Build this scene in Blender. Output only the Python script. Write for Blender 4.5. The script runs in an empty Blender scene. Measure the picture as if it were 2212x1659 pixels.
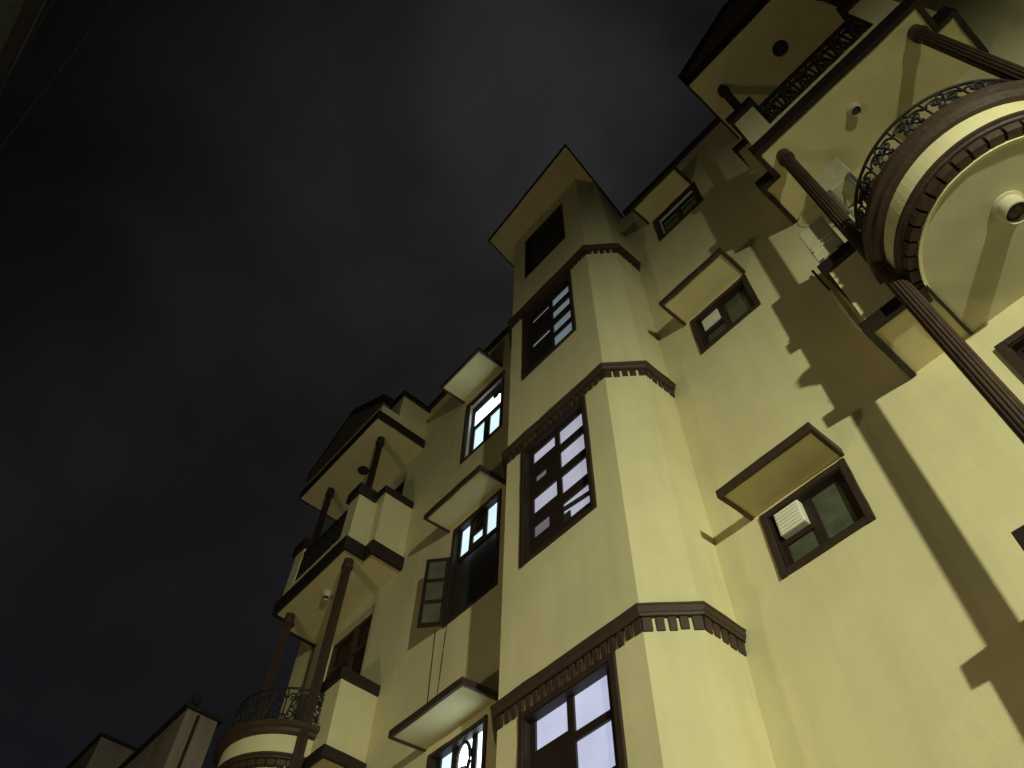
import bpy, bmesh, math, random
from mathutils import Vector, Matrix
random.seed(7)
C = bpy.context.scene.collection
S = 0.45          # metres per layout unit (layout origin = the photographer's eye)
EYE = 1.6
def M3(x, y, z): return Vector((x*S, y*S, z*S+EYE))

# ------------------------------------------------------------------ camera
cd = bpy.data.cameras.new('camera'); cam = bpy.data.objects.new('camera', cd); C.objects.link(cam)
az, pit, rol = math.radians(-50.506), math.radians(57.112), math.radians(-1.8956)
f = Vector((math.sin(az)*math.cos(pit), math.cos(az)*math.cos(pit), math.sin(pit)))
r = Vector((math.cos(az), -math.sin(az), 0)); d = -r.cross(f)
r2 = r*math.cos(rol)+d*math.sin(rol); d2 = -r*math.sin(rol)+d*math.cos(rol)
m = Matrix((r2, -d2, -f)).transposed().to_4x4(); m.translation = Vector((0, 0, EYE))
cam.matrix_world = m
cd.sensor_width = 36; cd.lens = 36*1713/2212; cd.clip_start = .05; cd.clip_end = 600
bpy.context.scene.camera = cam
bpy.context.scene.render.resolution_x = 1024; bpy.context.scene.render.resolution_y = 768

# ------------------------------------------------------------------ night sky
W = bpy.data.worlds.new('World'); bpy.context.scene.world = W; W.use_nodes = True
nt = W.node_tree; N = nt.nodes; L = nt.links; N.clear()
out = N.new('ShaderNodeOutputWorld'); bg = N.new('ShaderNodeBackground'); L.new(bg.outputs[0], out.inputs[0])
tc = N.new('ShaderNodeTexCoord')
def dotramp(vec, stops, bias=0):
    vm = N.new('ShaderNodeVectorMath'); vm.operation = 'DOT_PRODUCT'; L.new(tc.outputs['Generated'], vm.inputs[0]); vm.inputs[1].default_value = vec
    ab = N.new('ShaderNodeMath'); ab.operation = 'ADD'; L.new(vm.outputs['Value'], ab.inputs[0]); ab.inputs[1].default_value = bias
    cr = N.new('ShaderNodeValToRGB'); L.new(ab.outputs[0], cr.inputs[0])
    cr.color_ramp.interpolation = 'EASE'
    while len(cr.color_ramp.elements) < len(stops): cr.color_ramp.elements.new(.5)
    for e, (p, c) in zip(cr.color_ramp.elements, stops): e.position = p; e.color = (*c, 1)
    return cr
glow = dotramp((-.185, .187, .965), [(.60, (.0062, .0063, .0067)), (.84, (.0072, .0073, .0077)), (.935, (.0078, .0079, .0084)), (.978, (.0096, .0097, .0103)), (1., (.0190, .0192, .0200))])
nz = N.new('ShaderNodeTexNoise'); nz.inputs['Scale'].default_value = 5.5; nz.inputs['Detail'].default_value = 6; nz.inputs['Roughness'].default_value = .55; nz.inputs['Distortion'].default_value = 0
mp = N.new('ShaderNodeMapping'); mp.inputs['Location'].default_value = (.35, .2, .1); L.new(tc.outputs['Generated'], mp.inputs[0]); L.new(mp.outputs[0], nz.inputs[0])
cr = N.new('ShaderNodeValToRGB'); L.new(nz.outputs['Fac'], cr.inputs[0])
cr.color_ramp.elements[0].position = .34; cr.color_ramp.elements[0].color = (.92, .92, .92, 1)
cr.color_ramp.elements[1].position = .68; cr.color_ramp.elements[1].color = (1.13, 1.125, 1.12, 1)
mx = N.new('ShaderNodeMix'); mx.data_type = 'RGBA'; mx.blend_type = 'MULTIPLY'; mx.inputs['Factor'].default_value = 1
L.new(glow.outputs[0], mx.inputs['A']); L.new(cr.outputs[0], mx.inputs['B'])
low = dotramp((-.27, .37, .89), [(.70, (.0030, .0031, .0034)), (.88, (.0090, .0091, .0105)), (.955, (.0140, .0142, .0160)), (1., (.0215, .0217, .0232))])
nz = N.new('ShaderNodeTexNoise'); nz.inputs['Scale'].default_value = 3.2; nz.inputs['Detail'].default_value = 5; nz.inputs['Roughness'].default_value = .5; nz.inputs['Distortion'].default_value = .35
mp = N.new('ShaderNodeMapping'); mp.inputs['Location'].default_value = (.35, .2, .1); L.new(tc.outputs['Generated'], mp.inputs[0]); L.new(mp.outputs[0], nz.inputs[0])
cr = N.new('ShaderNodeValToRGB'); L.new(nz.outputs['Fac'], cr.inputs[0])
cr.color_ramp.elements[0].position = .36; cr.color_ramp.elements[0].color = (.72, .72, .72, 1)
cr.color_ramp.elements[1].position = .70; cr.color_ramp.elements[1].color = (1.55, 1.50, 1.46, 1)
mx = N.new('ShaderNodeMix'); mx.data_type = 'RGBA'; mx.blend_type = 'MULTIPLY'; mx.inputs['Factor'].default_value = 1
L.new(glow.outputs[0], mx.inputs['A']); L.new(cr.outputs[0], mx.inputs['B']); low = dotramp((0, 0, 1), [(.30, (.0034, .0035, .0050)), (.60, (.0022, .0023, .0034)), (.88, (0, 0, 0))])
ad = N.new('ShaderNodeMix'); ad.data_type = 'RGBA'; ad.blend_type = 'ADD'; ad.inputs['Factor'].default_value = 1
L.new(mx.outputs['Result'], ad.inputs['A']); L.new(low.outputs[0], ad.inputs['B']); side = dotramp((0, 1, 0), [(.15, (.28, .28, .28)), (.50, (1, 1, 1))], .5)     # the cloud glow fades across the street
m2 = N.new('ShaderNodeMix'); m2.data_type = 'RGBA'; m2.blend_type = 'MULTIPLY'; m2.inputs['Factor'].default_value = 1
L.new(ad.outputs['Result'], m2.inputs['A']); L.new(side.outputs[0], m2.inputs['B']); L.new(m2.outputs['Result'], bg.inputs['Color'])
bg.inputs['Strength'].default_value = 1.0

vs = bpy.context.scene.view_settings; vs.view_transform = 'Standard'; vs.look = 'None'; vs.exposure = 0; vs.gamma = 1
LCOL = (.96, 1., .72); FILLW = 265; LCONE = 133; LAIM = (-9.5, 9.5, -2)   # the street lamp's colour, spread and aim, and the added fill lamp's power (its head is built with the lamp below)
sc = bpy.context.scene; sc.render.engine = 'CYCLES'
sc.cycles.max_bounces = 8; sc.cycles.diffuse_bounces = 5

# ------------------------------------------------------------------ materials
def mat(name, col, rough=.8, bump=0, bscale=60, var=0, vscale=3, metal=0, emit=None, estr=0, spec=.5, stain=0):
    mt = bpy.data.materials.new(name); mt.use_nodes = True; t = mt.node_tree; n = t.nodes; l = t.links
    p = n['Principled BSDF']; p.inputs['Base Color'].default_value = (*col, 1); p.inputs['Roughness'].default_value = rough; p.inputs['Metallic'].default_value = metal
    p.inputs['Specular IOR Level'].default_value = spec
    co = n.new('ShaderNodeNewGeometry')
    last = None
    def mult(a, lo, hi, fac_out, p0=.3, p1=.7):
        rr = n.new('ShaderNodeValToRGB'); l.new(fac_out, rr.inputs[0]); e = rr.color_ramp.elements
        e[0].position = p0; e[1].position = p1; e[0].color = (*lo, 1); e[1].color = (*hi, 1)
        q = n.new('ShaderNodeMix'); q.data_type = 'RGBA'; q.blend_type = 'MULTIPLY'; q.inputs['Factor'].default_value = 1
        if a is None: q.inputs['A'].default_value = (*col, 1)
        else: l.new(a, q.inputs['A'])
        l.new(rr.outputs[0], q.inputs['B']); return q.outputs['Result']
    if var:
        z = n.new('ShaderNodeTexNoise'); z.inputs['Scale'].default_value = vscale; z.inputs['Detail'].default_value = 6; z.inputs['Roughness'].default_value = .6
        l.new(co.outputs['Position'], z.inputs['Vector'])
        last = mult(None, (1-var,)*3, (1+var*.4, 1+var*.4, 1+var*.3), z.outputs['Fac'])
    if stain:
        mpn = n.new('ShaderNodeMapping'); mpn.inputs['Scale'].default_value = (5, 5, .45); l.new(co.outputs['Position'], mpn.inputs[0])
        z = n.new('ShaderNodeTexNoise'); z.inputs['Scale'].default_value = 1.; z.inputs['Detail'].default_value = 7; l.new(mpn.outputs[0], z.inputs['Vector'])
        last = mult(last, (1-stain, 1-stain, 1-stain*1.15), (1, 1, 1), z.outputs['Fac'], .30, .56)
    if last is not None: l.new(last, p.inputs['Base Color'])
    if bump:
        z = n.new('ShaderNodeTexNoise'); z.inputs['Scale'].default_value = bscale; z.inputs['Detail'].default_value = 5
        l.new(co.outputs['Position'], z.inputs['Vector'])
        b = n.new('ShaderNodeBump'); b.inputs['Strength'].default_value = bump; b.inputs['Distance'].default_value = .01
        l.new(z.outputs['Fac'], b.inputs['Height']); l.new(b.outputs[0], p.inputs['Normal'])
    if emit:
        z = n.new('ShaderNodeTexNoise'); z.inputs['Scale'].default_value = 2.6; z.inputs['Detail'].default_value = 3
        l.new(co.outputs['Position'], z.inputs['Vector'])
        rr = n.new('ShaderNodeValToRGB'); l.new(z.outputs['Fac'], rr.inputs[0])
        e = rr.color_ramp.elements; e[0].position = .3; e[1].position = .7
        e[0].color = (*[c*.82 for c in emit], 1); e[1].color = (*emit, 1)
        l.new(rr.outputs[0], p.inputs['Emission Color']); p.inputs['Emission Strength'].default_value = estr
    return mt
WALLC = (.74, .67, .395)
m_wall = mat('cream_stucco', WALLC, .85, .35, 90, .10, 1.1, stain=.07, spec=.25)
m_soff = mat('cream_soffit', (.70, .62, .33), .8, .12, 70, .10, 2.5, spec=.25)
m_soff2 = mat('pale_cream_soffit', (.60, .56, .36), .8, .1, 70, .12, 2.5, spec=.25)
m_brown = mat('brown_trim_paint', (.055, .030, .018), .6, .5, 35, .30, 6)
m_surr = mat('window_surround_paint', (.038, .021, .014), .6, .5, 35, .30, 6)
m_glassk = mat('dusty_dark_glass', (.13, .125, .09), .3, .2, 30, .35, 5)
m_acpl = mat('aged_cream_plastic', (.60, .56, .38), .5, .1, 40, .12, 6)
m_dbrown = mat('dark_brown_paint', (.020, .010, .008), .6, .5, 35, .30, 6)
m_bwood = mat('dark_brown_wood', (.024, .013, .009), .55, .3, 50, .3, 8)
m_black = mat('black_iron', (.012, .009, .009), .65, .2, 60)
m_dark = mat('dark_interior', (.02, .017, .018), .9)
m_gray = mat('grey_render', (.16, .14, .13), .9, .4, 40, .2, 2)
m_grayd = mat('dark_grey_render', (.10, .075, .07), .9, .4, 40, .2, 2)
m_white = mat('white_plastic', (.80, .78, .66), .5, .1, 40, .08, 6)
m_whitefr = mat('white_aluminium', (.62, .62, .60), .4)
m_glassd = mat('dark_glass', (.020, .026, .022), .08, 0, spec=.8)
m_glassg = mat('greenish_frosted_glass', (.095, .108, .075), .25, .2, 30, .35, 5, spec=.6)
m_lav = mat('lit_lavender_glass', (.2, .2, .25), .3, emit=(.39, .39, .50), estr=1.0)
m_lavlow = mat('lit_pale_blue_glass', (.2, .2, .25), .3, emit=(.44, .47, .64), estr=1.15)
m_lavdim = mat('dim_lavender_glass', (.12, .12, .14), .3, emit=(.11, .10, .12), estr=1.)
m_cyd = mat('dim_grey_blue_glass', (.12, .12, .14), .3, emit=(.125, .165, .180), estr=1.)
m_cyan = mat('bright_white_glass', (.3, .3, .3), .3, emit=(.74, .93, 1.0), estr=5)
m_cyan2 = mat('frosted_bright_glass', (.3, .3, .3), .3, emit=(.52, .70, .77), estr=1.5)
m_asph = mat('asphalt', (.055, .053, .05), .9, .6, 40, .3, 2)
m_pave = mat('concrete_paving', (.22, .21, .19), .9, .4, 40, .2, 2)
m_opp = mat('grey_plaster', (.12, .12, .105), .9, .4, 30, .25, 1.5, stain=.2)
m_lamp = mat('frosted_lamp_glass', (.30, .27, .18), .35, .0)
m_lampd = mat('smoky_lamp_glass', (.06, .055, .04), .4)
m_metal = mat('galvanised_steel', (.35, .35, .34), .45, .1, 60, metal=.8)
m_led = mat('lamp_lens', (.5, .5, .4), .3, emit=(1., .95, .6), estr=14)

# ------------------------------------------------------------------ mesh helpers (layout units)
class MB:
    def __init__(s, T=None): s.v = []; s.f = []; s.T = T; s.sm = False
    def add(s, vs, fs):
        o = len(s.v)
        for v in vs:
            v = Vector(v)
            if s.T: v = s.T(v)
            s.v.append(v)
        s.f += [tuple(o+i for i in q) for q in fs]
    def box(s, x0, x1, y0, y1, z0, z1):
        s.add([(x, y, z) for z in (z0, z1) for y in (y0, y1) for x in (x0, x1)],
              [(0, 2, 3, 1), (4, 5, 7, 6), (0, 1, 5, 4), (2, 6, 7, 3), (0, 4, 6, 2), (1, 3, 7, 5)])
    def hexa(s, b, t):   # bottom 4, top 4 (ccw seen from above)
        s.add(list(b)+list(t), [(3, 2, 1, 0), (4, 5, 6, 7), (0, 1, 5, 4), (1, 2, 6, 5), (2, 3, 7, 6), (3, 0, 4, 7)])
    def prism(s, pts, z0, z1):
        n = len(pts)
        s.add([(x, y, z0) for x, y in pts]+[(x, y, z1) for x, y in pts],
              [tuple(range(n))[::-1], tuple(range(n, 2*n))]+[(i, (i+1) % n, n+(i+1) % n, n+i) for i in range(n)])
    def yprism(s, pts, y0, y1):
        n = len(pts)
        s.add([(x, y0, z) for x, z in pts]+[(x, y1, z) for x, z in pts],
              [tuple(range(n)), tuple(range(n, 2*n))[::-1]]+[((i+1) % n, i, n+i, n+(i+1) % n) for i in range(n)])
    def plate(s, x0, x1, z0, z1, holes, y, dep):    # sheet facing -y with rectangular holes and reveals
        xs = sorted({x0, x1, *[h[0] for h in holes], *[h[1] for h in holes]}); zs = sorted({z0, z1, *[h[2] for h in holes], *[h[3] for h in holes]})
        xs = [x for x in xs if x0 <= x <= x1]; zs = [z for z in zs if z0 <= z <= z1]
        for a, b in zip(xs, xs[1:]):
            for c, e in zip(zs, zs[1:]):
                mxx, mz = (a+b)/2, (c+e)/2
                if any(h[0] < mxx < h[1] and h[2] < mz < h[3] for h in holes): continue
                s.add([(a, y, c), (b, y, c), (b, y, e), (a, y, e)], [(0, 1, 2, 3)])
        for h in holes:
            a, b, c, e = h[:4]
            s.add([(a, y, c), (b, y, c), (b, y, e), (a, y, e), (a, y+dep, c), (b, y+dep, c), (b, y+dep, e), (a, y+dep, e)],
                  [(0, 4, 5, 1), (1, 5, 6, 2), (2, 6, 7, 3), (3, 7, 4, 0)])
    def tube(s, pts, rad, n=6, closed=False):
        pts = [Vector(p) for p in pts]; k = len(pts); rings = []
        for i, p in enumerate(pts):
            a = pts[(i-1) % k] if (i > 0 or closed) else p; b = pts[(i+1) % k] if (i < k-1 or closed) else p
            t = (b-a).normalized(); u = t.cross(Vector((0, 0, 1)))
            if u.length < .05: u = t.cross(Vector((1, 0, 0)))
            u.normalize(); w = t.cross(u)
            rr = rad[i] if isinstance(rad, (list, tuple)) else rad
            rings.append([p+(u*math.cos(2*math.pi*j/n)+w*math.sin(2*math.pi*j/n))*rr for j in range(n)])
        vs = [v for q in rings for v in q]; fs = []
        for i in range(k if closed else k-1):
            for j in range(n):
                a = i*n+j; b = i*n+(j+1) % n; c = ((i+1) % k)*n+(j+1) % n; e = ((i+1) % k)*n+j
                fs.append((a, b, c, e))
        if not closed: fs += [tuple(range(n))[::-1], tuple(range((k-1)*n, k*n))]
        s.add(vs, fs)
    def lathe(s, cx, cy, prof, n=32):    # prof: list of (r,z)
        vs = [(cx+rr*math.cos(2*math.pi*j/n), cy+rr*math.sin(2*math.pi*j/n), z) for rr, z in prof for j in range(n)]; fs = []
        for i in range(len(prof)-1):
            for j in range(n): fs.append((i*n+j, i*n+(j+1) % n, (i+1)*n+(j+1) % n, (i+1)*n+j))
        fs += [tuple(range(n))[::-1], tuple(range((len(prof)-1)*n, len(prof)*n))]
        s.add(vs, fs)
    def arcband(s, cx, cy, prof, a0, a1, n=40):  # profile swept on an arc (closed profile polygon of (r,z))
        k = len(prof); vs = []
        for i in range(n+1):
            a = a0+(a1-a0)*i/n
            vs += [(cx+rr*math.cos(a), cy+rr*math.sin(a), z) for rr, z in prof]
        fs = [(i*k+j, (i+1)*k+j, (i+1)*k+(j+1) % k, i*k+(j+1) % k) for i in range(n) for j in range(k)]
        fs += [tuple(range(k)), tuple(range(n*k, n*k+k))[::-1]]
        s.add(vs, fs)

ORG = {}
def tag(o, label=None, cat=None, group=None, kind=None):
    for k, v in (('label', label), ('category', cat), ('group', group), ('kind', kind)):
        if v: o[k] = v
    return o
def thing(name, loc, label, cat, group=None):
    o = bpy.data.objects.new(name, None); C.objects.link(o); o.location = M3(*loc); o.empty_display_size = .2
    ORG[o.name] = M3(*loc); return tag(o, label, cat, group)
from mathutils import noise
ROUGH = {'window_surround', 'canopy_edge', 'slab_band', 'pier_cap', 'pier_band', 'cornice', 'parapet_coping', 'top_moulding', 'soffit_edge', 'roof_edge'}
def uneven(bm, amp):
    for k in range(3):
        es = [e for e in bm.edges if e.calc_length() > .20]
        if not es or len(bm.faces) > 6000: break
        bmesh.ops.subdivide_edges(bm, edges=es, cuts=1, use_grid_fill=True)
    for v in bm.verts:
        p = v.co*4.5
        v.co += Vector((noise.noise(p), noise.noise(p+Vector((9, 3, 1))), noise.noise(p+Vector((2, 8, 5)))))*amp
def obj(name, mb, m_, parent=None, bevel=0, smooth=False, base=None, label=None):
    org = ORG[parent.name] if parent else (M3(*base) if base else Vector((0, 0, 0)))
    me = bpy.data.meshes.new(name)
    me.from_pydata([tuple(M3(*v)-org) for v in mb.v], [], mb.f)
    bm = bmesh.new(); bm.from_mesh(me); bmesh.ops.recalc_face_normals(bm, faces=bm.faces) if not mb.__dict__.get('keep') else None
    if name in ROUGH: uneven(bm, .007); bevel = min(bevel, .012)
    bm.to_mesh(me); bm.free()
    if smooth:
        me.polygons.foreach_set('use_smooth', [True]*len(me.polygons))
    me.materials.append(m_)
    o = bpy.data.objects.new(name, me); C.objects.link(o)
    if parent: o.parent = parent
    else: o.location = org
    ORG[o.name] = org
    if bevel:
        b = o.modifiers.new('bevel', 'BEVEL'); b.width = bevel*S; b.segments = 2; b.limit_method = 'ANGLE'
    if label: o['label'] = label
    return o

GZ = -EYE/S   # ground level in layout units

# ------------------------------------------------------------------ ground and street
g = MB(); g.box(-260, 260, -260, 260, GZ-.6, GZ); tag(obj('ground', g, m_pave), kind='structure')
g = MB(); g.box(-200, 120, -4.2, 5.6, GZ+.01, GZ+.02); tag(obj('road', g, m_asph), kind='structure')
g = MB(); g.box(-60, 40, 5.6, 9.98, GZ+.01, GZ+.3); tag(obj('pavement', g, m_pave, bevel=.03), kind='structure')

# ------------------------------------------------------------------ main building
B = thing('apartment_building', (-8, 10, GZ), 'cream stucco apartment block with brown trim, bay tower and columned balconies', 'building')
YW = 10.0; XL, XR = -24.4, 9.0; TOPW = 28.7
RW = [(-4.72, -2.84, 9.61, 11.16), (-4.72, -2.84, 17.12, 18.78), (-4.76, -2.88, 24.40, 26.10)]
LW = [(-14.76, -12.60, 7.2, 11.02), (-14.80, -12.46, 14.84, 18.74), (-14.86, -12.60, 22.16, 25.84)]
DOORS = [(-21.9, -19.08, 12.2, 18.58), (-21.9, -18.75, 19.6, 25.35), (.30, 3.1, 12.2, 18.58), (.2, 3.1, 19.6, 25.35)]
GW = [(.12, 2.6, 5.2, 11.2)]
def inset(h, w=.13): return (h[0]+w, h[1]-w, h[2]+w, h[3]-w)
holes = [inset(h) for h in RW+LW+GW]+DOORS
w = MB(); w.plate(XL, XR, GZ, TOPW, holes, YW, .34)
w.add([(XL, YW, GZ), (XL, 24, GZ), (XL, 24, TOPW), (XL, YW, TOPW), (XR, YW, GZ), (XR, 24, GZ), (XR, 24, TOPW), (XR, YW, TOPW)],
      [(0, 1, 2, 3), (5, 4, 7, 6), (1, 5, 6, 2), (3, 2, 6, 7)])
w.keep = True
obj('wall', w, m_wall, B)
# dark rooms behind the door openings
for dh in DOORS:
    q = MB(); q.box(dh[0]-.05, dh[1]+.05, 10.342, 10.40, dh[2]-.05, dh[3]+.05); o = obj('door', q, m_bwood, B)
    q = MB()
    mid = (dh[0]+dh[1])/2
    for a, b in ((dh[0], dh[0]+.14), (mid-.1, mid+.1), (dh[1]-.14, dh[1])): q.box(a, b, 10.2, 10.34, dh[2], dh[3])
    for zc in (dh[2]+.02, dh[2]+2.2, dh[3]-1.3, dh[3]-.14): q.box(dh[0]+.14, mid-.1, 10.215, 10.34, zc, zc+.14); q.box(mid+.1, dh[1]-.14, 10.215, 10.34, zc, zc+.14)
    obj('door_frame', q, m_brown, o, bevel=.01)

def window(h, y, panes, surround=True, sm=m_brown, fm=m_bwood, w=.13, dep=.13, proud=.05, name='window', label=None, back=True, top=True):
    x0, x1, z0, z1 = inset(h, w)
    q = MB()
    yp = y+dep
    q.plate(x0, x1, z0, z1, [p[:4] for p in panes], yp, .07)
    for p in panes:   # inner glazing bead
        a, b, c, e = p[:4]
    q.box(x0+.002, x0+.035, y-.02, y+.333, z0+.002, z1-.002); q.box(x1-.035, x1-.002, y-.02, y+.333, z0+.002, z1-.002)
    q.box(x0+.035, x1-.035, y-.02, y+.333, z0+.002, z0+.035); q.box(x0+.035, x1-.035, y-.02, yp+.06, z1-.035, z1-.002)
    o = obj(name, q, fm, B, label=label)
    if surround:
        q = MB(); a, b, c, e = h
        j = lambda: random.uniform(-.012, .012)
        q.box(a+j(), x0+.004, y-proud, y+.03, c+j(), e)
        q.box(x1-.004, b+j(), y-proud-.003, y+.03, c+j(), e+.0)
        q.box(x0+.004, x1-.004, y-proud+.004, y+.03, c+j(), z0+.004)
        if top: q.box(x0+.004, x1-.004, y-proud+.006, y+.03, z1-.004, e)
        obj('window_surround', q, m_surr, o, bevel=.018)
    for p in panes:
        if p[4] is None: continue
        q = MB(); q.box(p[0]-.02, p[1]+.02, yp+.045, yp+.06, p[2]-.02, p[3]+.02); obj('pane', q, p[4], o)
    if back:
        q = MB(); q.box(x0-.03, x1+.03, y+.335, y+.36, z0-.03, z1+.03); obj('dark_room_sheet', q, m_dark, o) if any(p[4] is None for p in panes) else None  # dark sheet stands in for the unlit room behind an open pane
    return o
# right wall windows
w1 = window(RW[0], YW, [(-3.74, -3.16, 9.86, 11.0, m_glassg), (-4.48, -3.90, 9.86, 10.34, m_glassg), (-4.48, -3.90, 10.46, 11.0, m_glassd)], label='brown framed window with greenish panes')
w2 = window(RW[1], YW, [(-3.74, -3.14, 17.4, 18.6, m_glassg), (-4.50, -3.90, 17.4, 17.98, m_glassd), (-4.50, -3.90, 18.08, 18.62, m_glassd)])
w3 = window(RW[2], YW, [(-3.76, -3.14, 24.66, 25.92, m_glassd), (-4.54, -3.92, 24.66, 25.92, m_glassd)])
q = MB(); q.box(-4.575, -4.535, 10.05, 10.12, 24.60, 25.90); q.box(-4.535, -3.1, 10.05, 10.12, 25.86, 25.90); obj('inner_frame', q, m_whitefr, w3)
# curtain paper strip behind right pane
# left wall windows
l3 = window(LW[2], YW, [(-14.46, -12.86, 24.16, 25.1, m_cyan), (-14.40, -13.82, 22.48, 23.92, m_cyan2), (-13.50, -12.88, 22.48, 23.86, m_cyan2)], w=.11)
q = MB(); q.box(-14.70, -14.63, 10.02, 10.12, 22.30, 25.70); q.box(-14.63, -12.75, 10.02, 10.12, 25.50, 25.57); obj('inner_frame', q, m_whitefr, l3)
q = MB(); q.yprism([(-13.34, 25.12), (-12.84, 25.12), (-12.84, 24.62), (-13.02, 24.80), (-13.10, 24.70), (-13.34, 24.74)], 10.10, 10.125); obj('broken_board', q, m_dark, l3)
l2 = window(LW[1], YW, [(-14.54, -14.12, 17.44, 18.6, m_cyan2), (-13.94, -13.46, 17.58, 17.92, m_cyan2), (-13.28, -12.82, 17.44, 18.6, m_cyan2), (-14.62, -12.66, 15.0, 17.3, None)], w=.10)
l1 = window(LW[0], YW, [(-14.46, -14.04, 7.4, 10.92, m_cyan2), (-13.80, -13.30, 9.0, 10.92, m_cyan), (-13.12, -12.72, 7.4, 10.92, m_cyan)], w=.10)
q = MB()
for k in range(14):
    a = 2*math.pi*k/14
q.tube([(-13.55+.24*math.cos(a*math.pi/10), 10.10, 10.42+.42*math.sin(a*math.pi/10)) for a in range(20)], .045, 6, True)
q.tube([(-13.80, 10.10, 10.0), (-13.6, 10.10, 10.25), (-13.45, 10.10, 10.2), (-13.3, 10.10, 10.05)], .03)
obj('grille_ornament', q, m_bwood, l1)
q = MB(); q.tube([(-13.70+.17*math.cos(a*math.pi/8), 10.10, 18.28+.2*math.sin(a*math.pi/8)) for a in range(16)], .03, 6, True); obj('grille_ornament', q, m_brown, l2)
# open casement leaf of the middle left window
hx, hy, fx, fy = -14.74, 9.93, -15.30, 9.46
u = Vector((fx-hx, fy-hy, 0)); ul = u.length; u.normalize(); nrm = Vector((-u.y, u.x, 0))
def leafT(v): return Vector((hx, hy, 0))+u*v.x+nrm*v.y+Vector((0, 0, v.z))
z0, z1 = 14.86, 17.46
q = MB(leafT)
xs = (0, .11, ul-.11, ul)
q.box(0, .11, -.03, .03, z0, z1); q.box(ul-.11, ul, -.03, .03, z0, z1)
zb = [z0, z0+.14]; hgt = (z1-z0-.14*4)/3
zz = z0; pn = []
for k in range(4):
    q.box(.11, ul-.11, -.027, .027, zz, zz+.14)
    if k < 3: pn.append((zz+.14, zz+.14+hgt))
    zz += .14+hgt
lf = obj('casement_leaf', q, m_bwood, B, bevel=.008, label='window leaf swung open against the wall')
for a, b in pn:
    q = MB(leafT); q.box(.10, ul-.10, -.008, .008, a-.01, b+.01); obj('pane', q, m_glassk, lf)

# chajja canopies
def canopy(x0, x1, zs, yo=9.0, n='window_canopy', drop=.10, th=.15):
    q = MB(); e = .085
    q.hexa([(x0+e, yo+e, zs-drop), (x1-e, yo+e, zs-drop), (x1-e, YW+.02, zs), (x0+e, YW+.02, zs)],
           [(x0+e, yo+e, zs+th-.02-drop), (x1-e, yo+e, zs+th-.02-drop), (x1-e, YW+.02, zs+th), (x0+e, YW+.02, zs+th)])
    o = obj(n, q, m_soff, B)
    q = MB(); lo = .04
    q.box(x0, x1, yo, yo+e, zs-drop-lo, zs+th-drop)
    q.hexa([(x0, yo+e, zs-drop-lo), (x0+e, yo+e, zs-drop-lo), (x0+e, YW, zs-lo), (x0, YW, zs-lo)], [(x0, yo+e, zs+th-drop), (x0+e, yo+e, zs+th-drop), (x0+e, YW, zs+th), (x0, YW, zs+th)])
    q.hexa([(x1-e, yo+e, zs-drop-lo), (x1, yo+e, zs-drop-lo), (x1, YW, zs-lo), (x1-e, YW, zs-lo)], [(x1-e, yo+e, zs+th-drop), (x1, yo+e, zs+th-drop), (x1, YW, zs+th), (x1-e, YW, zs+th)])
    obj('canopy_edge', q, m_brown, o, bevel=.02)
    return o
canopy(-4.92, -2.80, 11.26); canopy(-4.92, -2.80, 18.88); canopy(-4.98, -2.96, 26.28, 9.1)
canopy(-15.0, -12.22, 11.26, 8.92); canopy(-15.08, -12.28, 18.88, 8.96); canopy(-15.12, -12.74, 26.32, 8.78)

# parapet coping
def coping(x0, x1, z, h=.32, yf=9.88, n='parapet_coping'):
    q = MB(); q.box(x0, x1, yf, YW+.5, z, z+h); return obj(n, q, m_dbrown, B, bevel=.03)
coping(-5.74, XR, 28.55); coping(-17.66, -10.85, 28.6, .32)
coping(XL, -17.74+.0, 28.6, .32) if False else None

# ------------------------------------------------------------------ bay tower
TY = 8.28; TX0, TX1 = -10.14, -6.50; TXS = -5.80; TXL = -10.84; TYC = 8.98
TT = 31.3
TWIN = [(-9.53, -7.15, 4.7, 8.64), (-9.56, -7.19, 12.22, 16.34), (-9.55, -7.25, 19.75, 23.78)]
q = MB()
TZ = 31.15; ZU = 24.0
q.plate(TX0, TX1, GZ, TZ, [inset(h) for h in TWIN]+[(-9.50, -7.32, 26.62, 30.12)], TY, .34)
up = [(TX1, TY, 0, 0), (TXS, TYC, -.27, -.02), (TXS, YW-.002, -.50, 0)]
for (xa, ya, dxa, dya), (xb, yb, dxb, dyb) in zip(up, up[1:]):
    q.add([(xa, ya, GZ), (xb, yb, GZ), (xb, yb, ZU), (xa, ya, ZU), (xa+dxa, ya+dya, TZ), (xb+dxb, yb+dyb, TZ)], [(0, 1, 2, 3), (3, 2, 5, 4)])
q.add([(TXL, TYC, GZ), (TX0, TY, GZ), (TX0, TY, TZ), (TXL, TYC, TZ)], [(0, 1, 2, 3)])
q.add([(TXL, YW-.002, GZ), (TXL, TYC, GZ), (TXL, TYC, TZ), (TXL, YW-.002, TZ)], [(0, 1, 2, 3)])
q.keep = True
tw = obj('bay_tower', q, m_wall, B)
q = MB(); q.add([(-9.7, 8.63, 26.3), (-7.1, 8.63, 26.3), (-7.1, 8.63, 30.4), (-9.7, 8.63, 30.4)], [(0, 1, 2, 3)])
q.box(-9.7, -7.1, 8.64, 9.9, 26.2, 26.3)
o = obj('louvre_opening', q, m_dark, tw)
q = MB()
for k in range(12): q.box(-9.49, -7.33, 8.50, 8.60, 26.72+k*.285, 26.82+k*.285)
obj('louvre', q, m_dark, tw)
q = MB()
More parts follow.
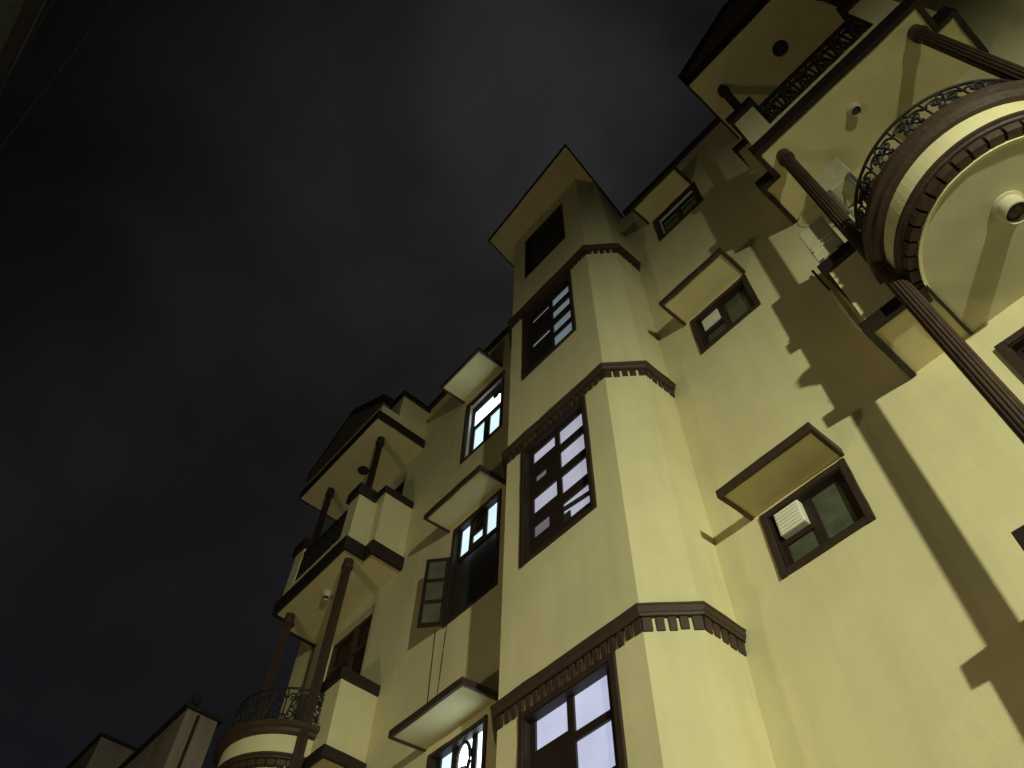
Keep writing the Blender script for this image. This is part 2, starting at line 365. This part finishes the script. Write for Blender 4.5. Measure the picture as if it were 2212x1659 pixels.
q.box(-9.498, -9.43, 8.27, 8.61, 26.622, 30.118); q.box(-7.39, -7.322, 8.27, 8.61, 26.622, 30.118); q.box(-9.43, -7.39, 8.27, 8.61, 26.622, 26.69); q.box(-9.43, -7.39, 8.27, 8.61, 30.05, 30.118)
obj('louvre_frame', q, m_bwood, tw)
# flat tower roof slab with overhang
q = MB()
P = [(-10.78, 7.42), (-5.80, 7.10), (-6.42, 10.95), (-11.25, 10.95)]
q.prism(P, TZ, TZ+.14); rf = obj('roof', q, m_soff, B)
q = MB()
for i in range(4):
    a, b = Vector((*P[i], 0)), Vector((*P[(i+1) % 4], 0)); t = (b-a).normalized(); nn = Vector((t.y, -t.x, 0))*.05
    a = a-t*.045; b = b+t*.045
    q.hexa([(*a.xy, TZ-.03), (*b.xy, TZ-.03), (*(b+nn).xy, TZ-.03), (*(a+nn).xy, TZ-.03)][::-1], [(*a.xy, TZ+.17), (*b.xy, TZ+.17), (*(b+nn).xy, TZ+.17), (*(a+nn).xy, TZ+.17)][::-1])
obj('roof_edge', q, m_dbrown, rf, bevel=.01)
q = MB(); q.box(-10.6, -6.40, 10.03, 10.9, 28.0, TZ-.002); obj('stair_head', q, m_wall, B)
# cornices with dentils around the tower
def cornice(zt, hgt=.47):
    path = [(TXL-.0, YW-.01), (TXL, TYC), (TX0, TY), (TX1, TY), (TXS, TYC), (TXS, YW-.01)]
    def off(dd):
        res = []
        n = len(path)
        for i, p in enumerate(path):
            ns = []
            for a, b in ((i-1, i), (i, i+1)):
                if a < 0 or b >= n: continue
                t = (Vector((*path[b], 0))-Vector((*path[a], 0))).normalized(); ns.append(Vector((t.y, -t.x, 0)))
            if len(ns) == 2: mm = (ns[0]+ns[1]).normalized(); k = dd/mm.dot(ns[0])
            else: mm = ns[0]; k = dd
            res.append((p[0]+mm.x*k, p[1]+mm.y*k))
        return res
    prof = [(.0, zt-hgt*.46), (.085, zt-hgt*.46), (.095, zt-hgt*.36), (.12, zt-hgt*.30), (.125, zt-hgt*.10), (.15, zt-hgt*.06), (.15, zt), (0, zt+.02)]
    q = MB(); rings = [off(a-.002) for a, _ in prof]; k = len(prof); vs = []
    for i in range(len(path)):
        for j in range(k): vs.append((*rings[j][i], prof[j][1]))
    fs = [(i*k+j, (i+1)*k+j, (i+1)*k+(j+1) % k, i*k+(j+1) % k) for i in range(len(path)-1) for j in range(k)]+[tuple(range(k)), tuple(range((len(path)-1)*k, len(path)*k))]
    q.add(vs, fs); o = obj('cornice', q, m_brown, B, bevel=.006)
    q = MB()
    for s_ in range(1, len(path)-1+0):
        a = Vector((*path[s_], 0)); b = Vector((*path[s_+1], 0)); t = (b-a); ln = t.length; t.normalize(); nn = Vector((t.y, -t.x, 0))
        n = max(1, round(ln/.195)); st = ln/n
        for i in range(n):
            s0 = a+t*(i*st+.030+random.uniform(-.010, .010)); s1 = a+t*((i+1)*st-.030)
            if i == 0: s0 = a
            if i == n-1: s1 = b
            z0_, z1_ = zt-hgt+random.uniform(-.015, .015), zt-hgt*.46-.003
            q.hexa([s0-nn*.01+Vector((0, 0, z0_)), s0+nn*.035+Vector((0, 0, z0_)), s1+nn*.035+Vector((0, 0, z0_)), s1-nn*.01+Vector((0, 0, z0_))],
                   [s0-nn*.01+Vector((0, 0, z1_)), s0+nn*.055+Vector((0, 0, z1_)), s1+nn*.055+Vector((0, 0, z1_)), s1-nn*.01+Vector((0, 0, z1_))])
    obj('dentil_row', q, m_brown, o, bevel=.012)
for zt in (1.66, 9.12, 16.80, 24.18): cornice(zt)
cA, cB = (-9.26, -8.46), (-8.30, -7.49)
window(TWIN[0], TY, [(*cA, 7.90, 8.50, m_lavlow), (*cB, 7.80, 8.50, m_lavlow), (*cB, 6.86, 7.64, m_lavlow), (-9.22, -8.66, 6.70, 7.30, m_lavdim), (*cB, 5.9, 6.70, m_lavlow), (-9.22, -8.66, 5.0, 6.5, m_lavdim)], w=.12)
tw2 = window(TWIN[1], TY, [(*cA, 15.64, 16.06, m_lav), (-9.18, -8.80, 14.86, 15.10, m_lavdim), (*cA, 13.80, 14.34, m_lav), (-9.26, -8.74, 13.00, 13.38, m_lavdim),
      (*cB, 15.50, 16.06, m_lav), (*cB, 14.60, 15.22, m_lav), (*cB, 13.68, 14.30, m_lav), (-8.30, -7.49, 12.74, 13.36, m_lav)], w=.12)
q = MB(); q.box(-8.31, -8.10, TY+.14, TY+.17, 12.72, 13.0); q.yprism([(-8.31, 13.12), (-7.47, 12.98), (-7.47, 13.12), (-8.31, 13.26)], TY+.145, TY+.165); obj('broken_board', q, m_dark, tw2)
window(TWIN[2], TY, [(*cA, 23.00, 23.20, m_cyd), (*cA, 21.42, 21.64, m_cyd), (*cB, 22.80, 23.30, m_cyd), (*cB, 21.98, 22.46, m_cyd), (*cB, 21.10, 21.62, m_cyd), (*cB, 20.26, 20.86, m_cyd)], w=.12)

# ------------------------------------------------------------------ balcony bays (right one measured; the left mirrors it)
def iron_panel(q, path, z0, z1, cell=.62, fat=1.0):
    """scrollwork between rails along a plan polyline"""
    segs = []; tot = 0
    for a, b in zip(path, path[1:]):
        ln = math.dist(a, b); segs.append((tot, ln, a, b)); tot += ln
    def at(s):
        s = max(0, min(tot, s))
        for t0, ln, a, b in segs:
            if s <= t0+ln+1e-9: k = (s-t0)/ln; return (a[0]+(b[0]-a[0])*k, a[1]+(b[1]-a[1])*k)
        return path[-1]
    def P3(s, z): x, y = at(s); return (x, y, z)
    n = max(8, int(tot/.1))
    q.tube([P3(tot*i/n, z1) for i in range(n+1)], .034*fat)
    q.tube([P3(tot*i/n, z0+.05) for i in range(n+1)], .024*fat)
    nc = max(1, round(tot/cell)); cw = tot/nc; h = z1-z0; zc = (z0+z1)/2
    for i in range(nc+1):
        q.tube([P3(i*cw, z0), P3(i*cw, z1)], .020*fat)
    for i in range(nc):
        c = (i+.5)*cw
        for sg in (-1, 1):
            for up in (-1, 1):
                pts = []
                for k in range(22):
                    a = k/21*math.pi*2.6; rr = (.26*cw)*(1-k/26)
                    pts.append(P3(c+sg*(.22*cw)+sg*rr*math.cos(a)*.9, zc+up*(.22*h)+up*rr*math.sin(a)))
                q.tube(pts, .024*fat, 5)
            q.tube([P3(c+sg*k/8*cw*.48, zc+math.cos(k/8*math.pi)*h*.44) for k in range(9)], .024*fat, 5)
        q.tube([P3(c+.11*cw*math.cos(a*math.pi/6), zc+.11*h*math.sin(a*math.pi/6)) for a in range(12)], .020*fat, 5, True)
        # leaf
        for up in (-1, 1):
            q.tube([P3(c, zc+up*.12*h), P3(c+.03, zc+up*.2*h), P3(c, zc+up*.30*h)], [.012, .065, .01], 6)
        q.tube([P3(c-.3*cw, zc), P3(c-.2*cw, zc+.03), P3(c-.1*cw, zc)], [.01, .05, .01], 6)
        q.tube([P3(c+.3*cw, zc), P3(c+.2*cw, zc-.03), P3(c+.1*cw, zc)], [.01, .05, .01], 6)
def fluted(q, cx, cy, z0, z1, rr, n=14):
    pts = []
    for k in range(n*4):
        a = 2*math.pi*k/(n*4); rad = rr*(1, .97, .84, .97)[k % 4]
        pts.append((cx+rad*math.cos(a), cy+rad*math.sin(a)))
    q.prism(pts, z0, z1)

def bay(mir, rt_y, rt_z, lab):
    X = (lambda x: -18.8-x) if mir else (lambda x: x)
    T = lambda v: Vector((X(v.x), v.y, v.z))
    # tall columns, floor to level two soffit
    for cx in (-.26, 3.38):
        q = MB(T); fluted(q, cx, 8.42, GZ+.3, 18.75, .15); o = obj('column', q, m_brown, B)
        q = MB(T); q.lathe(cx, 8.42, [(.17, 18.72), (.19, 18.78), (.19, 18.84), (.17, 18.88), (.17, 19.12)], 24); obj('capital', q, m_brown, o, smooth=False)
        q = MB(T); q.box(cx-.3, cx+.3, 8.12, 8.72, GZ+.28, GZ+.9); obj('plinth', q, m_wall, o, bevel=.03)
    for zb in (4.6, 12.1):          # low levels: boxes by the wall with half round balcony between
        # wall side boxes
        for a, b in ((-1.05, -.02), (3.12, 4.15)):
            q = MB(T); q.box(a, b, 8.75, YW-.004, zb-.22, zb+2.1)
            o = obj('balcony_pier', q, m_wall, B)
            q = MB(T)
            q.box(a-.11, b+.06, 8.64, YW-.006, zb+2.1, zb+2.42)
            obj('pier_cap', q, m_dbrown, o, bevel=.02); q = MB(T)
            q.box(a-.12, a, 8.63, YW-.006, zb-.3, zb+.02); q.box(b, b+.06, 8.63, YW-.006, zb-.3, zb+.02); q.box(a, b, 8.63, 8.748, zb-.296, zb+.018)
            obj('pier_band', q, m_dbrown, o, bevel=.02)
        # half round slab
        cx, cy = 1.55, 9.0
        n = 44
        q = MB(T)
        arc = [(cx+1.57*math.cos(math.pi+math.pi*i/n), cy+1.57*math.sin(math.pi+math.pi*i/n)) for i in range(n+1)]
        pts = [(-.02, YW-.005)]+[(cx-1.57, cy)]+arc[1:-1]+[(cx+1.57, cy)]+[(3.12, YW-.005)]
        q.prism(pts, zb-.25, zb+.1); slab = obj('round_balcony', q, m_soff2, B)
        q = MB(T)
        q.arcband(cx, cy, [(1.53, zb-.27), (1.59, zb-.29), (1.59, zb-.20), (1.53, zb-.19)], math.pi, 2*math.pi, n); obj('soffit_edge', q, m_wall, slab)
        q = MB(T)
        q.arcband(cx, cy, [(1.56, zb-.15), (1.66, zb-.15), (1.70, zb-.09), (1.80, zb-.08), (1.82, zb-.04), (1.86, zb-.03), (1.86, zb+.04), (1.56, zb+.04)], math.pi-.0, 2*math.pi, n)
        for k in range(21):
            a = math.pi+(k+.5)*math.pi/21; da = .013
            q.arcband(cx, cy, [(1.57, zb-.25), (1.74, zb-.25), (1.77, zb-.13), (1.77, zb-.10), (1.57, zb-.10)], a-math.pi/42+da, a+math.pi/42-da, 2)
        obj('dentil_row', q, m_brown, slab)
        q = MB(T)
        q.arcband(cx, cy, [(1.62, zb+.043), (1.82, zb+.043), (1.82, zb+.56), (1.62, zb+.56)], math.pi, 2*math.pi, n); obj('balcony_front', q, m_wall, slab, smooth=False)
        q = MB(T)
        q.arcband(cx, cy, [(1.58, zb+.563), (1.90, zb+.563), (1.95, zb+.60), (1.98, zb+.68), (2.06, zb+.72), (2.06, zb+.86), (1.58, zb+.88)], math.pi, 2*math.pi, n); obj('top_moulding', q, m_brown, slab)
        q = MB(T)
        arcr = [(cx+1.80*math.cos(math.pi+math.pi*i/36), cy+1.80*math.sin(math.pi+math.pi*i/36)) for i in range(37)]
        iron_panel(q, arcr, zb+.88, zb+2.0); obj('railing', q, m_black, slab)
    # level two slab
    z = 19.1
    q = MB(T); q.prism([(-1.06, YW-.004), (-1.06, 8.78), (-.62, 8.78), (-.62, 8.0), (3.66, 8.0), (3.66, 8.78), (4.10, 8.78), (4.10, YW-.004)], z, z+.36)
    s2 = obj('balcony_slab', q, m_soff, B)
    def strip(q, path, o_, zz0, zz1):
        n = len(path)
        inn = path; outp = []
        for i, p in enumerate(path):
            ns = []
            for a, b in ((i-1, i), (i, i+1)):
                if a < 0 or b >= n: continue
                t = (Vector((*path[b], 0))-Vector((*path[a], 0))).normalized(); ns.append(Vector((-t.y, t.x, 0)))
            if len(ns) == 2: mm = (ns[0]+ns[1]).normalized(); k = o_/mm.dot(ns[0])
            else: mm = ns[0]; k = o_
            outp.append((p[0]-mm.x*k, p[1]-mm.y*k))
        for i in range(n-1):
            q.hexa([(*inn[i], zz0), (*inn[i+1], zz0), (*outp[i+1], zz0), (*outp[i], zz0)], [(*inn[i], zz1), (*inn[i+1], zz1), (*outp[i+1], zz1), (*outp[i], zz1)])
    pth = [(-1.062, YW-.01), (-1.062, 8.778), (-.622, 8.778), (-.622, 7.998), (3.662, 7.998), (3.662, 8.778), (4.102, 8.778), (4.102, YW-.01)]
    q = MB(T); strip(q, pth, .12, z-.05, z+.52); obj('slab_band', q, m_dbrown, s2, bevel=.015)
    # parapet: boxes by the wall, corner piers, low wall, iron railing
    for a, b, yy in ((-1.06, -.46, 8.78), (3.50, 4.10, 8.78)):
        q = MB(T); q.box(a, b, yy, YW-.006, z+.37, z+3.1); o = obj('balcony_pier', q, m_wall, s2)
        q = MB(T); q.box(a-.09, b+.05, yy-.09, YW-.007, z+3.1, z+3.4); obj('pier_cap', q, m_dbrown, s2, bevel=.02)
    for a, b in ((-.62, .0), (3.04, 3.66)):
        q = MB(T); q.box(a, b, 8.0, 8.777, z+.37, z+2.85); o = obj('balcony_pier', q, m_wall, s2)
        q = MB(T); q.box(a-.11, b+.11, 7.88, 8.685, z+2.80, z+3.28); obj('pier_cap', q, m_dbrown, s2, bevel=.02)
    q = MB(T); q.box(0, 3.04, 8.0, 8.18, z+.37, z+1.0); obj('low_parapet', q, m_wall, s2)
    q = MB(T); iron_panel(q, [(0, 8.08), (3.04, 8.08)], z+1.0, z+2.55, .5, 1.7); q.box(0, 3.04, 8.03, 8.13, z+2.5, z+2.6); obj('railing', q, m_black, s2)
    # upper columns
    for cx in (-.30, 3.34):
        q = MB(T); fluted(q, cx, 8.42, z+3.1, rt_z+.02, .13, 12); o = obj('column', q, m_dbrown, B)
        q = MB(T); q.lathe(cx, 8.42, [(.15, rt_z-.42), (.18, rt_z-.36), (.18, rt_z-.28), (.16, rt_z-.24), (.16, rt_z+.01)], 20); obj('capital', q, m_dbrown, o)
    # roof slab
    ra, rb = -.92, 4.0
    if mir: ra, rb = -1.10, 4.62
    q = MB(T); q.box(ra, rb, rt_y, YW-.004, rt_z, rt_z+.4); s3 = obj('canopy_slab', q, m_soff, B)
    q = MB(T); pth = [(ra-.002, YW-.01), (ra-.002, rt_y-.002), (rb+.002, rt_y-.002), (rb+.002, YW-.01)]
    bh = .45 if mir else .62
    strip(q, pth, .06, rt_z-.03, rt_z+bh); obj('slab_band', q, m_dbrown, s3, bevel=.012)
    # parapet + pediment
    q = MB(T)
    q.box(ra+.05, rb-.05, rt_y+.08, YW-.005, rt_z+.4, rt_z+1.05)
    q.box(ra+.03, ra+1.3, 8.6, YW-.007, rt_z+1.05, rt_z+2.5); q.box(rb-1.3, rb-.03, 8.6, YW-.007, rt_z+1.05, rt_z+2.5)
    p3 = obj('roof_parapet', q, m_wall, s3)
    q = MB(T); q.box(ra-.07, ra+1.36, 8.5, YW-.008, rt_z+2.5, rt_z+2.78); obj('parapet_coping', q, m_dbrown, s3, bevel=.02)
    q = MB(T); q.box(rb-1.36, rb+.07, 8.5, YW-.008, rt_z+2.5, rt_z+2.78); obj('parapet_coping', q, m_dbrown, s3, bevel=.02)
    mid = (ra+rb)/2; ap = rt_z+3.7
    q = MB(T); q.yprism([(ra+.1, rt_z+1.05), (rb-.1, rt_z+1.05), (rb-.1, rt_z+1.6), (mid, ap-.15), (ra+.1, rt_z+1.6)], rt_y+.05, rt_y+.42); obj('pediment', q, m_grayd, s3)
    q = MB(T)
    for a, b in (((ra-.1, rt_z+1.62), (mid, ap)), ((mid, ap), (rb+.1, rt_z+1.62))):
        q.yprism([(a[0], a[1]), (b[0], b[1]), (b[0], b[1]-.42), (a[0], a[1]-.42)], rt_y-.03, rt_y+.48)
    obj('pediment_rake', q, m_dbrown, s3, bevel=.015)
    # ceiling hole ring
    q = MB(T); q.lathe((ra+rb)/2+.12 if not mir else 1.52, 8.82, [(.22, rt_z-.03), (.24, rt_z-.02), (.24, rt_z+.01)], 32); obj('ceiling_recess', q, m_dark, s3)
bay(False, 7.55, 26.1, 'right'); bay(True, 7.70, 25.88, 'left')

# ceiling lamps (things of their own)
def ceiling_lamp(x, y, z, lab, sc_=1.):
    t = thing('ceiling_lamp', (x, y, z), lab, 'ceiling lamp', 'ceiling lamps under the balconies')
    q = MB(); a = sc_*.13
    q.lathe(x, y, [(a*1.25, z-.002), (a*1.25, z-.035), (a*1.05, z-.05), (a, z-.06), (a, z-.20*sc_), (a*.88, z-.205*sc_), (a*.86, z-.07), (a*.2, z-.055)], 32); obj('lamp_housing', q, m_acpl, t)
    q = MB(); q.lathe(x, y, [(a*.84, z-.072), (a*.80, z-.12*sc_), (a*.5, z-.15*sc_), (a*.15, z-.16*sc_)], 28); obj('lamp_shade', q, m_lampd, t, smooth=True)
    return t
ceiling_lamp(1.50, 8.78, 19.1, 'round ceiling lamp under the upper balcony slab, beside the curved iron railing')
ceiling_lamp(1.62, 8.42, 11.85, 'large round ceiling lamp under the half round balcony at the right edge', 1.5)
ceiling_lamp(-20.35, 8.75, 19.1, 'small round ceiling lamp under the distant left balcony, beside the brown column')

# ------------------------------------------------------------------ air conditioners, vents, pipes
def ac_unit(x0, x1, y0, y1, z0, z1, lab):
    t = thing('air_conditioner', ((x0+x1)/2, (y0+y1)/2, z0), lab, 'air conditioner', 'outdoor units of the air conditioning')
    q = MB(); q.box(x0, x1, y0, y1, z0+.10, z1); body = obj('casing', q, m_acpl, t, bevel=.03)
    q = MB(); q.box(x0+.06, x1-.06, y0-.035, y0-.001, z0+.55, z0+.62); q.box(x0+.06, x1-.06, y0-.03, y0-.001, z0+.72, z0+.76)
    obj('vent_slats', q, m_acpl, t)
    q = MB(); zc = (z0+z1)/2+.05; yc = (y0+y1)/2; xf = x0-.01
    for rr in (.10, .22, .34, .46):
        q.tube([(xf, yc+rr*math.cos(a*math.pi/14), zc+rr*math.sin(a*math.pi/14)) for a in range(28)], .012, 5, True)
    for k in range(6):
        a = k*math.pi/6; q.tube([(xf, yc-.46*math.cos(a), zc-.46*math.sin(a)), (xf, yc+.46*math.cos(a), zc+.46*math.sin(a))], .010, 5)
    obj('fan_grille', q, m_black, t)
    for fx_ in (x0+.09, x1-.09):
        q = MB(); q.box(fx_-.06, fx_+.06, y0-.05, y1+.02, z0, z0+.098); obj('foot', q, m_black if False else m_metal, t, bevel=.01)
    return t
ac_unit(-1.10, -.50, 8.70, 9.92, 14.53, 16.1, 'cream outdoor air conditioner standing on the brown topped pier, beside the brown column')
ac_unit(-.18, .55, 9.30, 9.95, 17.7, 18.9, 'pale outdoor air conditioner high on the wall, partly behind the brown column')
# bracket under the second unit
t = thing('wall_bracket', (.1, 9.98, 17.5), 'grey metal wall bracket carrying the upper outdoor unit behind the column', 'bracket')
for xx in (-.05, .42):
    q = MB(); q.box(xx-.03, xx+.03, 9.25, 9.99, 17.62, 17.69); q.tube([(xx, 9.3, 17.63), (xx, 9.97, 17.1)], .025); obj('bracket_arm', q, m_metal, t)
# exhaust box and paper in the right windows
t = thing('exhaust_fan', (-4.19, 10.05, 10.45), 'white louvred exhaust fan box fitted in the lowest right window', 'exhaust fan')
q = MB(); q.box(-4.47, -3.93, 9.99, 10.17, 10.47, 11.02); obj('casing', q, m_white, t, bevel=.025)
q = MB()
for k in range(6): q.box(-4.43, -3.97, 9.972, 9.989, 10.52+k*.08, 10.555+k*.08)
obj('louvre', q, m_white, t)
q = MB(); q.box(-4.46, -3.93, 10.10, 10.125, 18.10, 18.60); tag(obj('paper_sheet', q, m_white, base=(-4.2, 10.1, 18.1)), 'cream paper sheet stuck in the middle right window', 'paper sheet')
t = thing('drain_pipe', (-1.37, 9.94, 13.8), 'white plastic drain pipe on the wall below the outdoor air conditioner', 'pipe')
q = MB(); q.tube([(-1.37, 9.92, 15.6), (-1.385, 9.92, 14.9), (-1.37, 9.92, 13.9), (-1.33, 9.90, 13.7), (-1.2, 9.9, 13.66)], .035, 8); obj('pipe', q, m_white, t, smooth=True)
q = MB(); q.tube([(-1.45, 9.9, 16.6), (-1.41, 9.9, 15.9), (-1.38, 9.9, 15.5)], .03, 8); obj('hose', q, m_black, t)
# thin cables on the left wall
for k, (xa, xb, za, zb_) in enumerate(((-15.15, -15.10, 15.0, 11.5), (-14.62, -14.75, 14.86, 11.5))):
    q = MB(); q.tube([(xa+(xb-xa)*i/10+random.uniform(-.008, .008), 9.985, za+(zb_-za)*i/10) for i in range(11)], .012, 5)
    tag(obj('cable', q, m_bwood, base=(xa, 9.98, zb_)), ('thin cable running down the left wall from the foot of the open window leaf', 'thin cable down the left wall, nearer the tower, under the open window')[k], 'cable', 'cables on the left wall')

# ------------------------------------------------------------------ ground window frame on the right
window(GW[0], YW, [(.36, 1.3, 5.4, 10.98, m_glassd), (1.44, 2.4, 5.4, 10.98, m_glassd)], proud=.07, w=.14)

# ------------------------------------------------------------------ neighbours
def simple_building(name, x0, x1, y0, y1, z1, m_, lab, wins, face='front'):
    t = thing(name, ((x0+x1)/2, y0, GZ), lab, 'building')
    q = MB(); q.box(x0, x1, y0, y1, GZ, z1); obj('wall', q, m_, t)
    q = MB(); q.box(x0-.15, x1+.15, y0-.15, y1+.15, z1, z1+.13); obj('parapet_coping', q, m_dbrown, t, bevel=.03)
    for (a, b, c, e) in wins:
        yy = y0 if face == 'front' else y1; sg = -1 if face == 'front' else 1
        q = MB(); q.box(a, b, min(yy, yy+sg*.08), max(yy, yy+sg*.08), c, e); o = obj('window', q, m_bwood, t, bevel=.02)
        q = MB(); q.box(a+.15, b-.15, min(yy+sg*.081, yy+sg*.1), max(yy+sg*.081, yy+sg*.1), c+.15, e-.15); obj('pane', q, m_glassd, o)
    return t
m_n1 = mat('grey_beige_plaster', (.27, .215, .17), .9, .4, 30, .25, 1.2, stain=.25)
t = simple_building('neighbour_house', -33.5, -26.6, 7.5, 8.7, 17.2, m_n1, 'dim beige neighbouring house with a dark roof edge, low at the bottom left', [(-30.5, -28.8, 12.5, 15.2)])
q = MB(); q.box(-33.5, -26.9, 8.7, 20, GZ, 15.4); obj('rear_wing', q, m_gray, t)
q = MB(); q.box(-26.62, -26.52, 7.9, 8.0, 8, 17.1); obj('downpipe', q, m_bwood, t)
t = thing('rooftop_tank', (-26.9, 7.8, 17.55), 'small dark water tank on the corner of the neighbouring roof', 'water tank')
q = MB(); q.lathe(-26.85, 7.75, [(.16, 17.55), (.17, 17.9), (.12, 18.0), (.05, 18.05)], 16); obj('tank', q, m_dark, t)
simple_building('far_house', -47, -40.7, 8.0, 16, 23.1, m_n1, 'faint brownish house farther down the street, at the bottom left corner', [(-44.5, -42.5, 15, 18)])
opp = thing('opposite_building', (-12, -7.6, GZ), 'dark grey building across the street, only its roof corner showing at the top left', 'building')
q = MB(); q.box(-34, 30, -18, -7.6, GZ, 22.6); obj('wall', q, m_opp, opp)
q = MB(); q.box(-34.1, 30.1, -7.5, -7.3, 21.4, 21.55); obj('roof_ledge', q, m_dark, opp)
for k in range(9):
    q = MB(); xx = -30+k*6.5; q.box(xx, xx+2.2, -7.6, -7.5, 4, 8); o = obj('window', q, m_bwood, opp)
# overhead cables top left
def cable(pts, rad, lab):
    q = MB(); q.tube(pts, rad, 6); tag(obj('overhead_cable', q, m_black, base=pts[0]), lab, 'cable', 'overhead cables at the top left')
def sag(a, b, s, n=14): return [tuple(a[i]+(b[i]-a[i])*k/n-(s*4*(k/n)*(1-k/n) if i == 2 else 0) for i in range(3)) for k in range(n+1)]
cable(sag((-19, -7.4, 21.0), (10, -5.5, 21.5), .8), .02, 'black overhead cable nearest the dark roof corner')
cable(sag((-23, -7.4, 20.0), (9, -4.2, 25.5), .9), .02, 'black overhead cable sloping away from the dark roof corner')

# ------------------------------------------------------------------ street lamp (outside the frame to the right; the source of the light)
t = thing('street_lamp', (15.6, -4.9, GZ), 'twin headed street lamp on a steel pole beside the road', 'street lamp')
q = MB(); q.tube([(15.6, -4.9, GZ), (15.6, -4.9, 9.8)], [.2, .12], 12); obj('pole', q, m_metal, t, smooth=True)
q = MB(); q.tube([(15.6, -4.9, 9.7), (15.1, -4.6, 10.0), (14.5, -4.1, 9.82)], .06, 8); q.tube([(15.6, -4.9, 9.7), (16.6, -4.7, 10.2), (17.7, -4.4, 10.15)], .06, 8); obj('arm', q, m_metal, t)
for (x, y, z, pw, rad) in ((14.5, -4.1, 9.4, 3480, .10), (17.7, -4.4, 9.7, 110, .06)):
    q = MB(); q.hexa([(x-.35, y-.2, z+.25), (x+.35, y-.2, z+.25), (x+.35, y+.2, z+.25), (x-.35, y+.2, z+.25)], [(x-.25, y-.12, z+.42), (x+.25, y-.12, z+.42), (x+.25, y+.12, z+.42), (x-.25, y+.12, z+.42)]); o = obj('lamp_head', q, m_metal, t, bevel=.02)
    q = MB(); q.box(x-.28, x+.28, y-.15, y+.15, z+.215, z+.248); obj('lens', q, m_led, o)
    ld = bpy.data.lights.new('street_light', 'SPOT'); ld.energy = pw; ld.color = LCOL; ld.shadow_soft_size = rad
    ld.spot_size = math.radians(LCONE); ld.spot_blend = 1.0
    lo = bpy.data.objects.new('street_light', ld); C.objects.link(lo); lo.parent = t; lo.location = M3(x, y, z)-ORG[t.name]
    lo.rotation_euler = (M3(*LAIM)-M3(x, y, z)).to_track_quat('-Z', 'Y').to_euler()

# added fill lamp, unseen, low on the opposite building (behind and below the photographer's view)
t = thing('fill_lamp', (-13, -7.5, .2), 'added warm fill lamp, out of view, low on the dark building across the street', 'fill lamp')
q = MB(); q.box(-13.5, -12.5, -7.59, -7.3, .9, 1.05); obj('lamp_hood', q, m_metal, t, bevel=.02)
q = MB(); q.box(-13.4, -12.6, -7.5, -7.34, .2, .5); obj('lens', q, m_led, t)
ld = bpy.data.lights.new('fill_light', 'POINT'); ld.energy = FILLW; ld.color = (1., .80, .52); ld.shadow_soft_size = .3
lo = bpy.data.objects.new('fill_light', ld); C.objects.link(lo); lo.parent = t; lo.location = M3(-13, -6.6, .3)-ORG[t.name]
